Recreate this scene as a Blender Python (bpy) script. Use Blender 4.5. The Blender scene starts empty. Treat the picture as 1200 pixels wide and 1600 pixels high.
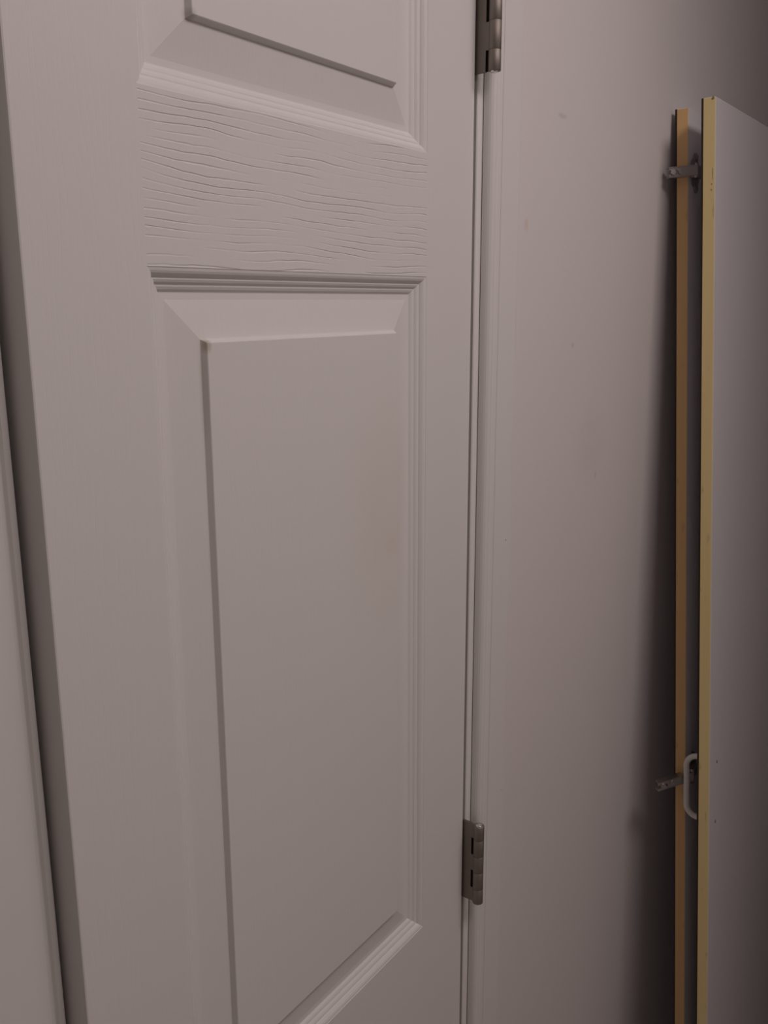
import bpy, bmesh, math, random
from mathutils import Vector, Matrix
random.seed(7)
SC = bpy.context.scene
COL = SC.collection

# ---------------------------------------------------------------- camera, world, lights, exposure
ZB = 0.829
cam_d = bpy.data.cameras.new('camera'); cam = bpy.data.objects.new('camera', cam_d); COL.objects.link(cam)
cam_d.sensor_fit = 'VERTICAL'; cam_d.sensor_height = 36.0; cam_d.lens = 36 * 1446.2 / 1600
cam_d.clip_start = 0.02
RT = Vector((0.6157, -0.7880, -0.0042)).normalized()
FW = Vector((0.7681, 0.6013, -0.2203)).normalized()
UP = RT.cross(FW).normalized(); RT = FW.cross(UP).normalized()
m = Matrix.Identity(4)
for i in range(3):
    m[i][0] = RT[i]; m[i][1] = UP[i]; m[i][2] = -FW[i]
m.translation = Vector((-0.7223, -0.4615, 0.8 + ZB))
cam.matrix_world = m
SC.camera = cam

w = bpy.data.worlds.new('world'); SC.world = w; w.use_nodes = True
w.node_tree.nodes['Background'].inputs[0].default_value = (1, 0.86, 0.79, 1)
w.node_tree.nodes['Background'].inputs[1].default_value = 0.03

LIGHT_POS = (-0.05, -0.86, 2.44)
ld = bpy.data.lights.new('ceiling_lamp', 'AREA'); ld.shape = 'RECTANGLE'; ld.size = 0.78; ld.size_y = 0.32
ld.energy = 9.1; ld.color = (1.0, 0.868, 0.835)
lo = bpy.data.objects.new('ceiling_lamp', ld); COL.objects.link(lo)
lo.location = LIGHT_POS
lo.rotation_euler = (0, 0, 0)

SC.view_settings.view_transform = 'Standard'; SC.view_settings.look = 'None'
SC.view_settings.gamma = 1.0; SC.view_settings.exposure = 0.0
SC.view_settings.use_curve_mapping = False

# ---------------------------------------------------------------- helpers
def link(name, bm, mat=None, parent=None, smooth=False, bevel=None):
    me = bpy.data.meshes.new(name)
    bmesh.ops.recalc_face_normals(bm, faces=bm.faces)
    bm.to_mesh(me); bm.free()
    if smooth:
        for p in me.polygons: p.use_smooth = True
    if mat is not None:
        me.materials.append(mat)
    o = bpy.data.objects.new(name, me); COL.objects.link(o)
    if parent is not None: o.parent = parent
    if bevel:
        b = o.modifiers.new('bevel', 'BEVEL'); b.width = bevel; b.segments = 2; b.limit_method = 'ANGLE'
        b.angle_limit = math.radians(35)
    return o

def box_bm(x0, x1, y0, y1, z0, z1, bm=None):
    bm = bm or bmesh.new()
    v = [bm.verts.new(p) for p in ((x0,y0,z0),(x1,y0,z0),(x1,y1,z0),(x0,y1,z0),(x0,y0,z1),(x1,y0,z1),(x1,y1,z1),(x0,y1,z1))]
    for f in ((0,3,2,1),(4,5,6,7),(0,1,5,4),(1,2,6,5),(2,3,7,6),(3,0,4,7)):
        bm.faces.new([v[i] for i in f])
    return bm

def prism_z(profile, z0, z1, bm=None):
    """closed (x, y) outline extruded along z"""
    bm = bm or bmesh.new()
    a = [bm.verts.new((x, y, z0)) for x, y in profile]
    b = [bm.verts.new((x, y, z1)) for x, y in profile]
    n = len(a)
    bm.faces.new(a[::-1]); bm.faces.new(b)
    for i in range(n):
        bm.faces.new((a[i], a[(i+1) % n], b[(i+1) % n], b[i]))
    return bm

def prism_x(profile, x0, x1, bm=None):
    """closed (y, z) outline extruded along x"""
    bm = bm or bmesh.new()
    a = [bm.verts.new((x0, y, z)) for y, z in profile]
    b = [bm.verts.new((x1, y, z)) for y, z in profile]
    n = len(a)
    bm.faces.new(a[::-1]); bm.faces.new(b)
    for i in range(n):
        bm.faces.new((a[i], a[(i+1) % n], b[(i+1) % n], b[i]))
    return bm

def cyl_bm(c, r, z0, z1, seg=28, bm=None, dome=0.0, r_in=0.0):
    """cylinder along z with slightly rounded rims"""
    bm = bm or bmesh.new()
    e = min(r * 0.035, (z1 - z0) * 0.2)
    rings = [(r - e, z0), (r, z0 + e), (r, z1 - e), (r - e, z1)]
    if dome: rings = [(r*0.55, z0 - dome), (r*0.85, z0 - dome*0.6)] + rings
    vs = []
    for rr, z in rings:
        vs.append([bm.verts.new((c[0] + rr*math.cos(2*math.pi*k/seg), c[1] + rr*math.sin(2*math.pi*k/seg), z)) for k in range(seg)])
    for i in range(len(vs) - 1):
        for k in range(seg):
            bm.faces.new((vs[i][k], vs[i][(k+1) % seg], vs[i+1][(k+1) % seg], vs[i+1][k]))
    bm.faces.new(vs[0][::-1]); bm.faces.new(vs[-1])
    return bm

def tube_bm(pts, rx, ry=None, seg=14, bm=None, side=Vector((0, 0, 1))):
    """swept elliptical tube through pts"""
    bm = bm or bmesh.new(); ry = ry or rx
    pts = [Vector(p) for p in pts]; rings = []
    for i, p in enumerate(pts):
        t = (pts[min(i+1, len(pts)-1)] - pts[max(i-1, 0)]).normalized()
        s = t.cross(side)
        if s.length < 1e-4: s = t.cross(Vector((1, 0, 0)))
        s.normalize(); q = t.cross(s)
        rings.append([bm.verts.new(p + s*rx*math.cos(2*math.pi*k/seg) + q*ry*math.sin(2*math.pi*k/seg)) for k in range(seg)])
    for a, b in zip(rings, rings[1:]):
        for k in range(seg):
            bm.faces.new((a[k], a[(k+1) % seg], b[(k+1) % seg], b[k]))
    bm.faces.new(rings[0][::-1]); bm.faces.new(rings[-1])
    return bm

def empty(name, loc=(0,0,0), rotz=0.0, parent=None):
    o = bpy.data.objects.new(name, None); COL.objects.link(o)
    o.empty_display_size = 0.05; o.location = loc; o.rotation_euler = (0, 0, rotz)
    if parent is not None: o.parent = parent
    return o

def structure(o, label, category):
    o['kind'] = 'structure'; o['label'] = label; o['category'] = category
    return o

# ---------------------------------------------------------------- materials
class NT:
    def __init__(s, name):
        s.m = bpy.data.materials.new(name); s.m.use_nodes = True
        s.t = s.m.node_tree; s.b = s.t.nodes['Principled BSDF']
        s.tc = s.t.nodes.new('ShaderNodeTexCoord')
    def n(s, typ, **kw):
        nd = s.t.nodes.new(typ)
        for k, v in kw.items():
            if k.startswith('i_'): 
                key = k[2:]
                nd.inputs[int(key) if key.isdigit() else key].default_value = v
            else: setattr(nd, k, v)
        return nd
    def l(s, a, b): s.t.links.new(a, b)
    def math(s, op, a, b=None, c=None, clamp=False):
        nd = s.t.nodes.new('ShaderNodeMath'); nd.operation = op; nd.use_clamp = clamp
        for i, v in enumerate((a, b, c)):
            if v is None: continue
            if isinstance(v, (int, float)): nd.inputs[i].default_value = v
            else: s.l(v, nd.inputs[i])
        return nd.outputs[0]
    def mapping(s, scale=(1,1,1), loc=(0,0,0), rot=(0,0,0), src=None):
        mp = s.n('ShaderNodeMapping'); mp.inputs['Scale'].default_value = scale
        mp.inputs['Location'].default_value = loc; mp.inputs['Rotation'].default_value = rot
        s.l(src or s.tc.outputs['Object'], mp.inputs[0]); return mp.outputs[0]
    def noise(s, vec, scale=5, detail=3, rough=0.5):
        nd = s.n('ShaderNodeTexNoise'); nd.inputs['Scale'].default_value = scale
        nd.inputs['Detail'].default_value = detail; nd.inputs['Roughness'].default_value = rough
        s.l(vec, nd.inputs['Vector']); return nd.outputs[0]
    def mix(s, fac, a, b):
        nd = s.n('ShaderNodeMix', data_type='RGBA')
        if isinstance(fac, (int, float)): nd.inputs[0].default_value = fac
        else: s.l(fac, nd.inputs[0])
        for i, v in ((6, a), (7, b)):
            if isinstance(v, tuple): nd.inputs[i].default_value = (*v, 1) if len(v) == 3 else v
            else: s.l(v, nd.inputs[i])
        return nd.outputs[2]
    def bump(s, h, dist, strength=1.0):
        nd = s.n('ShaderNodeBump'); nd.inputs['Strength'].default_value = strength
        nd.inputs['Distance'].default_value = dist
        s.l(h, nd.inputs['Height'])
        if s.b.inputs['Normal'].is_linked: s.l(s.b.inputs['Normal'].links[0].from_socket, nd.inputs['Normal'])
        s.l(nd.outputs[0], s.b.inputs['Normal']); return nd
    def spot(s, c, r, soft=0.6, stretch=(1,1,1)):
        """soft blob mask at a point of the object, 1 inside"""
        mp = s.mapping(scale=stretch, loc=tuple(-c[i]*stretch[i] for i in range(3)))
        ln = s.n('ShaderNodeVectorMath', operation='LENGTH'); s.l(mp, ln.inputs[0])
        mr = s.n('ShaderNodeMapRange'); mr.interpolation_type = 'SMOOTHSTEP'
        mr.inputs[1].default_value = r*(1-soft); mr.inputs[2].default_value = r
        mr.inputs[3].default_value = 1; mr.inputs[4].default_value = 0
        s.l(ln.outputs['Value'], mr.inputs[0]); return mr.outputs[0]

def plain(name, col, rough=0.5, metal=0.0, var=0.04, nscale=14, bump=0.0):
    s = NT(name)
    nz = s.noise(s.tc.outputs['Object'], nscale, 4)
    c2 = tuple(max(0, c*(1-var)) for c in col)
    s.l(s.mix(nz, col, c2), s.b.inputs['Base Color'])
    s.b.inputs['Roughness'].default_value = rough; s.b.inputs['Metallic'].default_value = metal
    if bump: s.bump(s.noise(s.tc.outputs['Object'], 220, 3), bump)
    return s.m

PAINT = (0.80, 0.785, 0.775)

def grain_material(name, axis='x', strength=1.0, spacing=0.0052, depth=0.0005, wav=7.0, stains=()):
    """white paint over moulded wood grain running along the given axis"""
    s = NT(name)
    ob = s.tc.outputs['Object']
    if axis == 'x': along, across = (1.7, 1.0, 4.5), 2
    else: along, across = (9.0, 1.0, 2.2), 0
    sep = s.n('ShaderNodeSeparateXYZ'); s.l(ob, sep.inputs[0])
    warp = s.noise(s.mapping(scale=along), 2.2, 2, 0.45)
    warp2 = s.noise(s.mapping(scale=tuple(a*4 for a in along), loc=(3, 1, 7)), 2.0, 3, 0.55)
    ph = s.math('MULTIPLY', sep.outputs[across], 1.0/spacing)
    ph = s.math('ADD', ph, s.math('MULTIPLY', warp, wav))
    ph = s.math('ADD', ph, s.math('MULTIPLY', warp2, 1.1))
    fr = s.math('FRACT', ph)
    saw = s.math('ABSOLUTE', s.math('SUBTRACT', fr, 0.5))          # 0 at the groove
    mr = s.n('ShaderNodeMapRange'); mr.interpolation_type = 'SMOOTHSTEP'
    mr.inputs[1].default_value = 0.0; mr.inputs[2].default_value = 0.13
    s.l(saw, mr.inputs[0])
    # grooves come and go
    pm = s.noise(s.mapping(scale=tuple(a*v for a, v in zip(along, (4, 1, 9) if axis == 'x' else (9, 1, 4))), loc=(5, 2, 1)), 2.0, 2, 0.5)
    mk = s.n('ShaderNodeMapRange'); mk.inputs[1].default_value = 0.40; mk.inputs[2].default_value = 0.60
    s.l(pm, mk.inputs[0])
    groove = s.math('MULTIPLY', s.math('SUBTRACT', 1.0, mr.outputs[0]), mk.outputs[0])
    h = s.math('SUBTRACT', 1.0, groove)
    s.bump(h, depth*strength)
    s.bump(s.noise(s.mapping(scale=(1, 1, 1)), 260, 3, 0.6), 0.00006)
    nz = s.noise(ob, 3.0, 4)
    col = s.mix(nz, PAINT, tuple(c*0.97 for c in PAINT))
    for c, r, st, colr, amt in stains:
        f = s.math('MULTIPLY', s.spot(c, r, 0.9, st), amt)
        f = s.math('MULTIPLY', f, s.math('MULTIPLY', s.noise(ob, 24, 4), 1.9), clamp=True)
        col = s.mix(f, col, colr)
    s.l(col, s.b.inputs['Base Color'])
    s.b.inputs['Roughness'].default_value = 0.42
    return s.m

def paint_material(name, base=PAINT, rough=0.42, tex=0.00007, scale=220, var=0.03, spots=()):
    s = NT(name); ob = s.tc.outputs['Object']
    col = s.mix(s.noise(ob, 2.6, 5), base, tuple(c*(1-var) for c in base))
    for c, r, st, colr, amt in spots:
        f = s.math('MULTIPLY', s.spot(c, r, 0.8, st), amt)
        f = s.math('MULTIPLY', f, s.math('MULTIPLY', s.noise(ob, 60, 4), 1.9), clamp=True)
        col = s.mix(f, col, colr)
    s.l(col, s.b.inputs['Base Color'])
    s.b.inputs['Roughness'].default_value = rough
    s.bump(s.noise(ob, scale, 3, 0.6), tex)
    s.bump(s.noise(ob, 18, 2), 0.0004, 0.5)
    return s.m

DUST = (0.42, 0.36, 0.30)
M_RAIL = grain_material('door_paint_grain_across', 'x', 0.62)
M_RAIL_LOW = grain_material('door_paint_worn_grain', 'x', 0.10)
M_STILE = grain_material('door_paint_grain_up', 'z', 0.05, 0.004)
M_MOULD = paint_material('door_paint_moulding', tex=0.00003)
SC_ = (0.42, 0.38, 0.36)
M_WALL = paint_material('wall_paint', (0.79, 0.755, 0.755), 0.6, 0.00012, 90, 0.04, spots=[
    ((0.155, 0, 1.808), 0.007, (0.55, 1, 1.9), SC_, 0.5), ((0.090, 0, 1.701), 0.006, (1, 1, 0.7), (0.70, 0.52, 0.46), 0.5),
    ((0.268, 0, 1.432), 0.006, (2, 1, 0.8), SC_, 0.35), ((0.197, 0, 1.584), 0.004, (1, 1, 1), SC_, 0.35),
    ((0.250, 0, 1.470), 0.050, (1, 1, 0.8), (0.70, 0.66, 0.66), 0.35)])
M_TRIM = paint_material('trim_paint', (0.80, 0.785, 0.77), 0.4, 0.00004)
M_CEIL = plain('ceiling_paint', (0.82, 0.81, 0.79), 0.8)
M_CAULK = plain('dried_caulk', (0.80, 0.77, 0.74), 0.55)
M_SCUFF = plain('edge_scuff_brown', (0.26, 0.20, 0.12), 0.8)
M_DARK = plain('scuff_hole_dark', (0.06, 0.05, 0.045), 0.9)
M_STEEL = plain('satin_nickel', (0.33, 0.295, 0.265), 0.62, 1.0, 0.12, 40, 0.00002)
M_NICKEL = plain('bright_hinge_steel', (0.46, 0.44, 0.42), 0.3, 1.0, 0.15, 60)
M_PLATE = plain('dull_hinge_plate', (0.42, 0.40, 0.39), 0.45, 0.85, 0.2, 60)
M_PIN = plain('polished_pin_steel', (0.85, 0.83, 0.80), 0.2, 1.0, 0.02)
M_SLOT_SHADE = plain('hinge_slot_shade', (0.015, 0.012, 0.01), 0.9)
M_BOARD = plain('pale_grey_melamine', (0.79, 0.77, 0.785), 0.42, 0, 0.05, 6, 0.00003)
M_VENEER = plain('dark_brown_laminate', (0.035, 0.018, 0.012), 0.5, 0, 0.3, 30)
M_WHITE = plain('white_plastic', (0.82, 0.81, 0.78), 0.35, 0, 0.02)
M_FLOORM = None

def band_material(name, c1, c2):
    s = NT(name); ob = s.tc.outputs['Object']
    n1 = s.noise(s.mapping(scale=(20, 20, 1.6)), 2.5, 3)
    col = s.mix(n1, c1, c2)
    d = s.noise(s.mapping(scale=(60, 60, 14)), 2.0, 4)
    mr = s.n('ShaderNodeMapRange'); mr.inputs[1].default_value = 0.66; mr.inputs[2].default_value = 0.74
    mr.inputs[4].default_value = 0.35; s.l(d, mr.inputs[0])
    col = s.mix(mr.outputs[0], col, (0.25, 0.19, 0.12))
    s.l(col, s.b.inputs['Base Color']); s.b.inputs['Roughness'].default_value = 0.5
    return s.m
M_BAND_Y = band_material('yellowed_edge_band', (0.84, 0.69, 0.34), (0.78, 0.61, 0.29))
M_BAND_O = band_material('tan_edge_band', (0.80, 0.54, 0.25), (0.72, 0.45, 0.20))

def floor_material():
    s = NT('wood_floor'); ob = s.tc.outputs['Object']
    nz = s.noise(s.mapping(scale=(1.2, 14, 1)), 3, 5)
    s.l(s.mix(nz, (0.58, 0.52, 0.46), (0.66, 0.60, 0.54)), s.b.inputs['Base Color'])
    s.b.inputs['Roughness'].default_value = 0.4
    return s.m

# ---------------------------------------------------------------- room shell
CEIL = 2.50; XL, XR, YF = -2.9, 1.55, -2.3
OPL, OPR, OPT = -0.4625, 0.0, 2.045          # jamb faces of the doorway
JT = 0.018                                    # jamb thickness
TH = 0.115                                    # wall thickness

wb = box_bm(XL, OPL - JT, 0, TH, 0, CEIL)
box_bm(OPR + JT, XR, 0, TH, 0, CEIL, wb)
box_bm(OPL - JT, OPR + JT, 0, TH, OPT + JT, CEIL, wb)
wall_back = link('wall_back', wb, M_WALL)
structure(wall_back, 'off-white painted plaster wall holding the panelled door, boards leaning on it', 'wall')
for n, b, lab in (('wall_left', (XL-0.1, XL, YF-0.1, TH, 0, CEIL), 'off-white side wall to the left of the doorway'),
                  ('wall_right', (XR, XR+0.1, YF-0.1, TH, 0, CEIL), 'off-white side wall beyond the leaning boards'),
                  ('wall_front', (XL, XR, YF-0.1, YF, 0, CEIL), 'off-white wall of the room facing the door')):
    structure(link(n, box_bm(*b), M_WALL), lab, 'wall')
structure(link('ceiling', box_bm(XL-0.1, XR+0.1, YF-0.1, 0.85, CEIL, CEIL+0.1), M_CEIL), 'flat white ceiling above the door', 'ceiling')
structure(link('floor', box_bm(XL-0.1, XR+0.1, YF-0.1, 0.85, -0.05, 0), floor_material()), 'brown wood floor under the leaning boards', 'floor')
# closet shell behind the door
cb = box_bm(-0.62, -0.56, TH, 0.75, 0, CEIL)
box_bm(0.16, 0.22, TH, 0.75, 0, CEIL, cb); box_bm(-0.62, 0.22, 0.75, 0.81, 0, CEIL, cb)
structure(link('wall_closet', cb, M_WALL), 'closet walls behind the panelled door', 'wall')
# added unseen blocker that cuts the lamp off from the far right of the wall
structure(link('added_lamp_blocker', box_bm(0.285, XR, -0.75, -0.50, 0, CEIL), M_WALL), 'added unseen wall block that keeps lamp light off the right side', 'wall')

bb = prism_x([(0, 0), (-0.012, 0), (-0.012, 0.075), (-0.006, 0.09), (0, 0.092)], OPR + 0.062, XR)
structure(link('baseboard_right', bb, M_TRIM), 'white baseboard behind the feet of the leaning boards', 'baseboard')
bb = prism_x([(0, 0), (-0.012, 0), (-0.012, 0.075), (-0.006, 0.09), (0, 0.092)], XL, OPL - 0.062)
structure(link('baseboard_left', bb, M_TRIM), 'white baseboard left of the doorway', 'baseboard')

# jambs
jb = box_bm(OPL - JT, OPL, 0.0, TH, 0, OPT + JT)
structure(link('trim_1', jb, M_TRIM, bevel=0.001), 'left door jamb shaded behind the edge of the ajar door', 'door jamb')
jb = prism_z([(OPR, 0.0008), (OPR + 0.0008, 0.0), (OPR + JT, 0.0), (OPR + JT, TH), (OPR, TH)], 0, OPT + JT)
jamb_r = structure(link('trim_2', jb, M_TRIM), 'narrow white jamb edge between the hinged door edge and right casing', 'door jamb')
jb = box_bm(OPL, OPR, 0, TH, OPT, OPT + JT)
structure(link('trim_3', jb, M_TRIM), 'head jamb over the door', 'door jamb')
# stops in the frame
link('door_stop', box_bm(OPR - 0.011, OPR - 0.0003, 0.040, 0.072, 0, OPT), M_TRIM, jamb_r)

# casing: profile from the inner edge t, projection p
CAS = [(0.0065, 0), (0.0065, 0.0008), (0.0002, 0.0008), (0, 0.0012), (0.0002, 0.0036), (0.0008, 0.0056), (0.0018, 0.0074), (0.0034, 0.0090), (0.0050, 0.0100), (0.0058, 0.0103), (0.0062, 0.0096),
       (0.0068, 0.0095), (0.0074, 0.0102), (0.0090, 0.0108), (0.0146, 0.0111), (0.0149, 0.0104), (0.0153, 0.0104), (0.0157, 0.0112),
       (0.0440, 0.0122), (0.0466, 0.0120), (0.0478, 0.0110), (0.0482, 0.0095), (0.0482, 0)]
CASL = [(0.0065, 0), (0.0065, 0.0008), (0.0002, 0.0008), (0, 0.0012), (0.0001, 0.0092), (0.0008, 0.0104), (0.0018, 0.0108), (0.0046, 0.0106), (0.0054, 0.0099), (0.0062, 0.0090), (0.0070, 0.0088), (0.0080, 0.0093), (0.0088, 0.0104), (0.0096, 0.0109),
        (0.0440, 0.0122), (0.0466, 0.0120), (0.0478, 0.0110), (0.0482, 0.0095), (0.0482, 0)]
CR, CL = OPR + 0.0088, OPL - 0.0028
casing_r = link('trim_4', prism_z([(CR + t, -p) for t, p in CAS], 0, OPT + 0.005), M_TRIM)
structure(casing_r, 'white moulded door casing right of the hinges, floor to head', 'door casing')
casing_l = link('trim_5', prism_z([(CL - t, -p) for t, p in CASL], 0, OPT + 0.005), M_TRIM)
for v in casing_l.data.vertices:            # this casing is nailed slightly out of plumb
    v.co.x += 0.0024 - 0.0030*(v.co.z - 1.41)
structure(casing_l, 'white moulded door casing at the far left, beside the door opening edge', 'door casing')
hc = prism_x([(-p, OPT + 0.005 + t) for t, p in CAS], CL - 0.048, CR + 0.048)
structure(link('trim_6', hc, M_TRIM), 'white head casing over the door', 'door casing')
# caulk bead along the outer edge of the right casing
cz = [(CR + 0.0483, -0.0002), (CR + 0.0483, -0.0042), (CR + 0.0500, -0.0026), (CR + 0.0535, -0.0005), (CR + 0.0545, -0.0002)]
link('caulk_bead', prism_z(cz, 0, OPT), M_CAULK, casing_r)

def chip(name, x, y, z, rx, rz, parent, mat=None):
    """tiny irregular flake or hole mark, lens shaped"""
    bm = bmesh.new(); n = 9
    c0 = bm.verts.new((x, y - 0.0002, z)); ring = []
    for k in range(n):
        a = 2*math.pi*k/n; q = random.uniform(0.75, 1.2)
        ring.append(bm.verts.new((x + rx*q*math.cos(a), y + 0.0004, z + rz*q*math.sin(a))))
    for k in range(n): bm.faces.new((c0, ring[k], ring[(k+1) % n]))
    bm.faces.new(ring[::-1])
    return link(name, bm, mat or M_DARK, parent)
chip('nail_hole', 0.0460, -0.0121, 0.572+ZB, 0.0008, 0.0020, casing_r)
chip('nail_hole', 0.0560, -0.0112, 0.760+ZB, 0.0006, 0.0012, casing_r)
chip('nail_hole', 0.0500, -0.0122, 0.300+ZB, 0.0006, 0.0010, casing_r)
chip('nail_hole', CL + 0.0010, -0.0106, 0.3825+ZB, 0.0006, 0.0016, casing_l)

# ---------------------------------------------------------------- the door (x from 0 at the latch edge to W at the hinges, y = 0 face, y+ into the wall)
W, DT = 0.457, 0.035
A_, B_ = 0.0810, 0.3793          # panel openings from the latch edge
ZT = 1.65
DZ0, DZ1 = 0.010, 2.035
OPEN = [(ZT + 0.096, 1.925), (1.039, ZT), (0.235, 0.880)]        # panel openings, z0..z1
ANG = math.radians(3.5)
door = empty('door_1', (-0.003, 0.0, 0.0), ANG)
structure(door, 'white moulded panel door standing slightly ajar on satin hinges', 'door')
OX = -W
def dv(x): return OX + x

def soft_box(x0, x1, z0, z1, e0=True, e1=True):
    r = 0.0012
    prof = []
    prof += [(x0, r), (x0 + r*0.3, r*0.3), (x0 + r, 0)] if e0 else [(x0, 0)]
    prof += [(x1 - r, 0), (x1 - r*0.3, r*0.3), (x1, r)] if e1 else [(x1, 0)]
    prof += [(x1, DT), (x0, DT)]
    return prism_z(prof, z0, z1)
STN = [((dv(0.085), 0, ZT-0.05), 0.02, (1, 1, 1), DUST, 0.12)]
stile_l = link('stile', soft_box(dv(0), dv(A_), DZ0, DZ1, True, False), M_STILE, door)
stile_r = link('stile', soft_box(dv(B_), dv(W - 0.0015), DZ0, DZ1, False, True), M_STILE, door)
zz = [DZ0] + [v for o in sorted(OPEN) for v in o] + [DZ1]
for i in range(0, len(zz), 2):
    link('rail', box_bm(dv(A_), dv(B_), 0, DT, zz[i], zz[i+1]), M_RAIL if i >= 4 else M_RAIL_LOW, door)

# sticking and raised panel profile: inset t, depth d
MOULD = [(0, 0), (0.0003, 0.0004), (0.0020, 0.0007), (0.0034, 0.0014), (0.0048, 0.0027), (0.0058, 0.0040), (0.0061, 0.0041), (0.0069, 0.0041),
         (0.0084, 0.0049), (0.0099, 0.0064), (0.0102, 0.0065), (0.0110, 0.0066), (0.0126, 0.0074), (0.0140, 0.0087), (0.0146, 0.0089), (0.0185, 0.0088)]
BEVEL = [(0.0185, 0.0088), (0.0300, 0.0066), (0.0420, 0.0043), (0.0424, 0.0041), (0.0442, 0.0004), (0.0447, 0.0)]
def frame_loops(bm, x0, x1, z0, z1, prof):
    loops = []
    for t, d in prof:
        loops.append([bm.verts.new(p) for p in ((x0+t, d, z0+t), (x1-t, d, z0+t), (x1-t, d, z1-t), (x0+t, d, z1-t))])
    for a, b in zip(loops, loops[1:]):
        for k in range(4): bm.faces.new((a[k], a[(k+1) % 4], b[(k+1) % 4], b[k]))
    return loops
def stained_panel(stains):
    return grain_material('door_paint_panel', 'z', 0.06, 0.0036, stains=stains)
M_PANEL = stained_panel([
    ((dv(0.322), 0, ZT-0.190), 0.080, (1, 1, 0.6), (0.66, 0.56, 0.40), 0.20),
    ((dv(0.1262), 0.002, ZT-0.0460), 0.0045, (1, 1, 0.6), (0.40, 0.33, 0.24), 0.8),
    ((dv(0.1235), 0.002, ZT-0.075), 0.022, (7, 1, 0.5), (0.48, 0.42, 0.33), 0.30),
    ((dv(0.1250), 0.002, ZT+0.140), 0.006, (1, 1, 1), (0.40, 0.33, 0.27), 0.6)])
for z0, z1 in OPEN:
    bm = bmesh.new()
    lp = frame_loops(bm, dv(A_), dv(B_), z0, z1, MOULD)
    bk = frame_loops(bm, dv(A_), dv(B_), z0, z1, [(0, 0.012), (0.0185, 0.012)])
    for a, b in ((lp[0], bk[0]), (lp[-1], bk[-1])):
        for k in range(4): bm.faces.new((a[k], a[(k+1) % 4], b[(k+1) % 4], b[k]))
    link('panel_moulding', bm, M_MOULD, door)
    bm = bmesh.new()
    lp = frame_loops(bm, dv(A_), dv(B_), z0, z1, BEVEL)
    bm.faces.new(lp[-1])
    bk = frame_loops(bm, dv(A_), dv(B_), z0, z1, [(0.0185, 0.030)])
    for k in range(4): bm.faces.new((lp[0][k], lp[0][(k+1) % 4], bk[0][(k+1) % 4], bk[0][k]))
    bm.faces.new(bk[0])
    link('raised_panel', bm, M_PANEL, door)

# hinges: barrel in front of the gap, leaves in the gap; built in wall coordinates, undo the door's turn
RB, BX, BY = 0.0053, -0.0012, -0.0172
inv = Matrix.Rotation(-ANG, 4, 'Z')
def hinge(zb, knuckles, first_door, slot_w):
    """zb bottom; knuckles bottom-up heights; first_door: lowest knuckle belongs to the door leaf"""
    e = empty('hinge', (0, 0, 0), -ANG, door)
    e.location = inv @ Vector((0.003, 0, 0))
    H = sum(knuckles)
    # door leaf plate outline in y-z with notches at the jamb knuckles
    yo, yi = BY + 0.0035, 0.030
    ys = yo + slot_w + 0.0016
    z = zb; pts = [(yi, zb)]
    dl = first_door
    for i, k in enumerate(knuckles):
        g = 0.0003
        if dl: pts += [(yo, z + (0 if i == 0 else g)), (yo, z + k - (0 if i == len(knuckles)-1 else g))]
        else: pts += [(ys, z + g*0 if i == 0 else z - g), (ys, z + k + (0 if i == len(knuckles)-1 else g))]
        z += k; dl = not dl
    pts += [(yi, zb + H)]
    link('hinge_leaf', prism_x(pts, -0.00285, -0.00145), M_STEEL, e)
    link('hinge_leaf', prism_x([(0.0085 + BY, zb), (0.030, zb), (0.030, zb + H), (0.0085 + BY, zb + H)], -0.00115, -0.0002), M_STEEL, e)
    # neck of the jamb leaf, painted near-black as the shade inside the slots
    link('leaf_neck_shade', box_bm(-0.00112, -0.00022, BY + 0.0036, BY + 0.0085, zb + 0.0006, zb + H - 0.0006), M_SLOT_SHADE, e)
    z = zb
    for k in knuckles:
        link('knuckle', cyl_bm((BX, BY), RB, z + 0.00006, z + k - 0.00006), M_STEEL, e, smooth=True).data.polygons
        z += k
    link('hinge_pin', cyl_bm((BX, BY), RB*0.66, zb - 0.0010, zb + H + 0.0008, 20), M_PIN, e, smooth=True)
    return e
hinge(0.9900 + ZB, [0.0165, 0.0225, 0.0190, 0.0160, 0.0150], False, 0.0030)
hinge(0.1975 + ZB, [0.0160, 0.0192, 0.0183, 0.0183, 0.0158], True, 0.0028)
hinge(0.2000, [0.0160, 0.0192, 0.0187, 0.0187, 0.0164], True, 0.0028)

# ---------------------------------------------------------------- leaning cabinet doors
def lean_frame(name, top, slope, zf, ang):
    """Empty at the foot of the left back edge. local x along the board, z up the board, y towards the room (negative world y)"""
    h = Vector((math.cos(ang), math.sin(ang), 0))
    u = Vector((0, slope, 1)).normalized()
    u = (u - h*u.dot(h)).normalized()
    n = h.cross(u).normalized()                     # points to the room
    L = (top[2] - zf) / u.z
    foot = Vector(top) - u*L
    o = empty(name, foot)
    mm = Matrix.Identity(4)
    for i in range(3): mm[i][0] = h[i]; mm[i][1] = -n[i]; mm[i][2] = u[i]
    mm.translation = foot
    o.matrix_world = mm
    return o, L
# local: x along, y = -distance in front of the back face, z up

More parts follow.
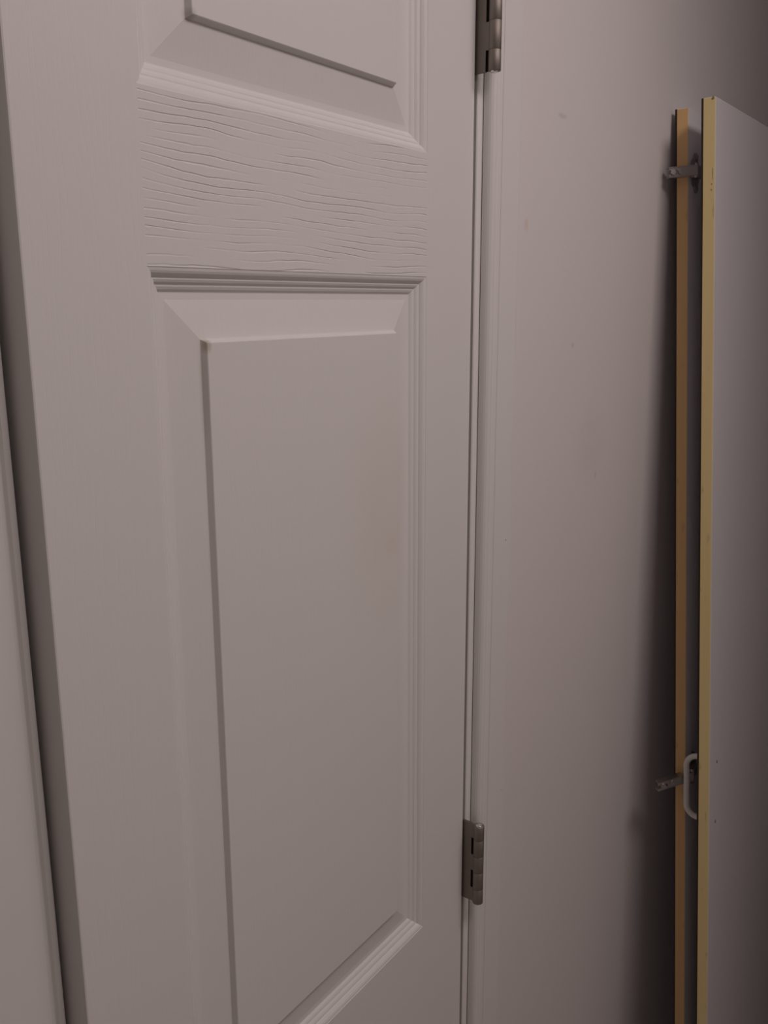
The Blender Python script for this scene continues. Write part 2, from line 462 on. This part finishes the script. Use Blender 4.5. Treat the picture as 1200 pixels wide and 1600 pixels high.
def board(root, L, width, band_mat):
    T, F, E = 0.0158, 0.0022, 0.0011
    bm = bmesh.new(); box_bm(E, width - E, -T, -F, 0.0, L, bm)
    link('panel', bm, M_BOARD, root, bevel=0.0006)
    bm = box_bm(0.0, E, -T + 0.0003, -F, 0.0, L)
    link('edge_band', bm, band_mat, root, bevel=0.0004)
    link('edge_band', box_bm(width - E, width, -T + 0.0003, -F, 0.0, L), band_mat, root)
    link('edge_band', box_bm(0.0006, width - 0.0006, -T + 0.0006, -F, L, L + 0.0006), M_BOARD, root)
    link('back_facing', box_bm(0.0040, width - 0.0040, -F, 0.0, 0.0, L + 0.0006), M_BOARD, root)
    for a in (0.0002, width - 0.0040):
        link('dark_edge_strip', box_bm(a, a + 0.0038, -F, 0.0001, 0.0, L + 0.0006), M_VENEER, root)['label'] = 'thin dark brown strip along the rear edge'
    return T

def screw_mark(root, x, y, z):
    bm = bmesh.new()
    n = 10; ring = []; ring2 = []
    for k in range(n):
        a = 2*math.pi*k/n; ring.append(bm.verts.new((x + 0.0020*math.cos(a), y, z + 0.0024*math.sin(a))))
        ring2.append(bm.verts.new((x + 0.0012*math.cos(a), y - 0.0007, z + 0.0014*math.sin(a))))
    for k in range(n): bm.faces.new((ring[k], ring[(k+1) % n], ring2[(k+1) % n], ring2[k]))
    bm.faces.new(ring2); bm.faces.new(ring[::-1])
    return link('screw_head', bm, M_PLATE, root)

def handle(root, x, z0, z1, proj):
    """white D handle on the wall side (positive y)"""
    r = 0.016; pts = [(x, 0.0, z1)]
    for k in range(0, 9):
        a = math.pi/2*k/8
        pts.append((x, proj - r + r*math.sin(a), z1 - r + r*math.cos(a)))
    for k in range(0, 9):
        a = math.pi/2*k/8
        pts.append((x, proj - r + r*math.cos(a), z0 + r - r*math.sin(a)))
    pts.append((x, 0.0, z0))
    bm = tube_bm(pts, 0.0037, 0.0042, 16, side=Vector((1, 0, 0)))
    o = link('handle', bm, M_WHITE, root, smooth=True); o['label'] = 'white D-shaped pull handle'
    return o

def concealed_hinge(root, zc, T, turn, reach, drop=0.0):
    """steel cup hinge screwed to the room side near the left edge with its arm reaching past the edge"""
    e = empty('concealed_hinge', (0.0, -T, zc), 0, root)
    xc = 0.0225
    # cup flange with rounded wings
    prof = []
    for k in range(24):
        a = 2*math.pi*k/24; prof.append((xc + 0.0175*math.cos(a), 0.0175*math.sin(a)))
    bm = bmesh.new()
    def disc(pts, y0, y1, bm):
        a = [bm.verts.new((x, y0, z)) for x, z in pts]; b = [bm.verts.new((x, y1, z)) for x, z in pts]
        bm.faces.new(a); bm.faces.new(b[::-1])
        for k in range(len(a)): bm.faces.new((a[k], a[(k+1) % len(a)], b[(k+1) % len(a)], b[k]))
    disc(prof, 0, -0.0016, bm)
    link('hinge_cup', bm, M_PLATE, e)
    bm = bmesh.new()
    for s in (-1, 1):
        wing = []
        for k in range(13):
            a = math.pi*k/12; wing.append((xc + 0.003 + 0.0062*math.cos(a), s*(0.0172 + 0.0062*math.sin(a))))
        wing += [(xc - 0.0032, s*0.010), (xc + 0.0092, s*0.010)]
        disc(wing, -0.0002, -0.0022, bm)
        cx, cz = xc + 0.003, s*0.0178
        scr = [(cx + 0.0038*math.cos(2*math.pi*k/12), cz + 0.0038*math.sin(2*math.pi*k/12)) for k in range(12)]
        disc(scr, -0.002, -0.0034, bm)
    link('mounting_wing', bm, M_PLATE, e)
    # knuckle block over the cup
    bm = box_bm(xc - 0.0185, xc + 0.006, -0.0085, -0.0012, -0.0075, 0.0075)
    link('hinge_knuckle', bm, M_PLATE, e, bevel=0.0015)
    bm = bmesh.new()
    tube_bm([(xc - 0.019, -0.0082, -0.0085), (xc - 0.019, -0.0082, 0.0085)], 0.0022, seg=12, bm=bm, side=Vector((1, 0, 0)))
    link('pivot', bm, M_NICKEL, e, smooth=True)
    # arm: an open channel going left, tilted about the pivot
    ca, sa = math.cos(turn), math.sin(turn)
    ox, oy = xc - 0.019, -0.0080
    def P(a, b, z):     # a along the arm (to the left), b away from the board
        return (ox - a*ca - b*sa, oy - b*ca + a*sa, z - max(a, 0)*drop)
    bm = bmesh.new()
    hh, tt = 0.0056, 0.0011
    def slab(a0, a1, b0, b1, z0, z1):
        v = [bm.verts.new(P(a, b, z)) for z in (z0, z1) for a, b in ((a0, b0), (a1, b0), (a1, b1), (a0, b1))]
        for f in ((0,3,2,1),(4,5,6,7),(0,1,5,4),(1,2,6,5),(2,3,7,6),(3,0,4,7)): bm.faces.new([v[i] for i in f])
    R_ = reach
    # top web with a keyhole gap, two cheeks
    slab(-0.001, R_*0.34, 0.0022, 0.0036, -hh, hh)
    slab(R_*0.34, R_*0.50, 0.0022, 0.0036, -hh, hh)
    slab(R_*0.50, R_*0.72, 0.0022, 0.0036, -hh, hh)
    slab(R_*0.72, R_, 0.0022, 0.0036, -hh, -hh*0.4); slab(R_*0.72, R_, 0.0022, 0.0036, hh*0.4, hh)
    for sg in (-1, 1):
        slab(-0.001, R_*0.30, -0.0010, 0.0036, sg*hh - tt*0.5, sg*hh + tt*0.5)
        slab(R_*0.30, R_, -0.0062, 0.0036, sg*hh - tt*0.5, sg*hh + tt*0.5)
    link('hinge_arm', bm, M_NICKEL, e)
    bm = bmesh.new()
    for a in (R_*0.60, R_*0.86):
        c = Vector(P(a, 0.0030, 0)); d = (Vector(P(a, 0.0052, 0)) - c)
        seg = 14
        s1 = Vector((0, 0, 1)); s2 = d.normalized().cross(s1)
        r0 = [bm.verts.new(c + (s1*math.cos(2*math.pi*k/seg) + s2*math.sin(2*math.pi*k/seg))*0.0036) for k in range(seg)]
        r1 = [bm.verts.new(c + d + (s1*math.cos(2*math.pi*k/seg) + s2*math.sin(2*math.pi*k/seg))*0.0032) for k in range(seg)]
        for k in range(seg): bm.faces.new((r0[k], r0[(k+1) % seg], r1[(k+1) % seg], r1[k]))
        bm.faces.new(r0[::-1]); bm.faces.new(r1)
    link('adjusting_screw', bm, M_PLATE, e)
    return e

back, LB = lean_frame('cabinet_door', (0.430, -0.0055, 1.0242 + ZB), 0.06344, 0.0, math.radians(2.6))
T = board(back, LB, 0.395, M_BAND_O)
concealed_hinge(back, LB - 0.0720, T, math.radians(47), 0.0350, 0.06)
concealed_hinge(back, LB - 0.8540, T, math.radians(46), 0.050, 0.20)
back['label'] = 'cabinet door leaning nearest the wall, tan edge with two steel hinge arms sticking out'
back['category'] = 'cabinet door'; back['group'] = 'cabinet doors leaning against the wall'

front, LF = lean_frame('cabinet_door', (0.390, -0.0514, 1.0244 + ZB), 0.06367, 0.0, math.radians(2.6))
board(front, LF, 0.455, M_BAND_Y)
handle(front, 0.0315, LF - 0.9035, LF - 0.8155, 0.0236)
screw_mark(front, 0.0325, -0.0158, LF - 0.8180)
screw_mark(front, 0.0275, -0.0158, LF - 0.9010)
def scuff(x0, y, z, ry, rz):
    bm = bmesh.new(); n = 8; ring = []
    c0 = bm.verts.new((x0 - 0.0003, y, z))
    for k in range(n):
        a = 2*math.pi*k/n; q = random.uniform(0.6, 1.3)
        ring.append(bm.verts.new((x0 + 0.0002, y + ry*q*math.cos(a), z + rz*q*math.sin(a))))
    for k in range(n): bm.faces.new((c0, ring[k], ring[(k+1) % n]))
    bm.faces.new(ring[::-1])
    link('scuff_mark', bm, M_SCUFF, front)
scuff(0, -0.0132, LF - 0.082, 0.0007, 0.0130)
scuff(0, -0.0120, LF - 0.094, 0.0012, 0.0018)
scuff(0, -0.0118, LF - 0.100, 0.0013, 0.0022)
scuff(0, -0.0128, LF - 0.0015, 0.0028, 0.0022)
front['label'] = 'pale grey front cabinet door with yellowed left edge and white pull handle behind it'
front['category'] = 'cabinet door'; front['group'] = 'cabinet doors leaning against the wall'
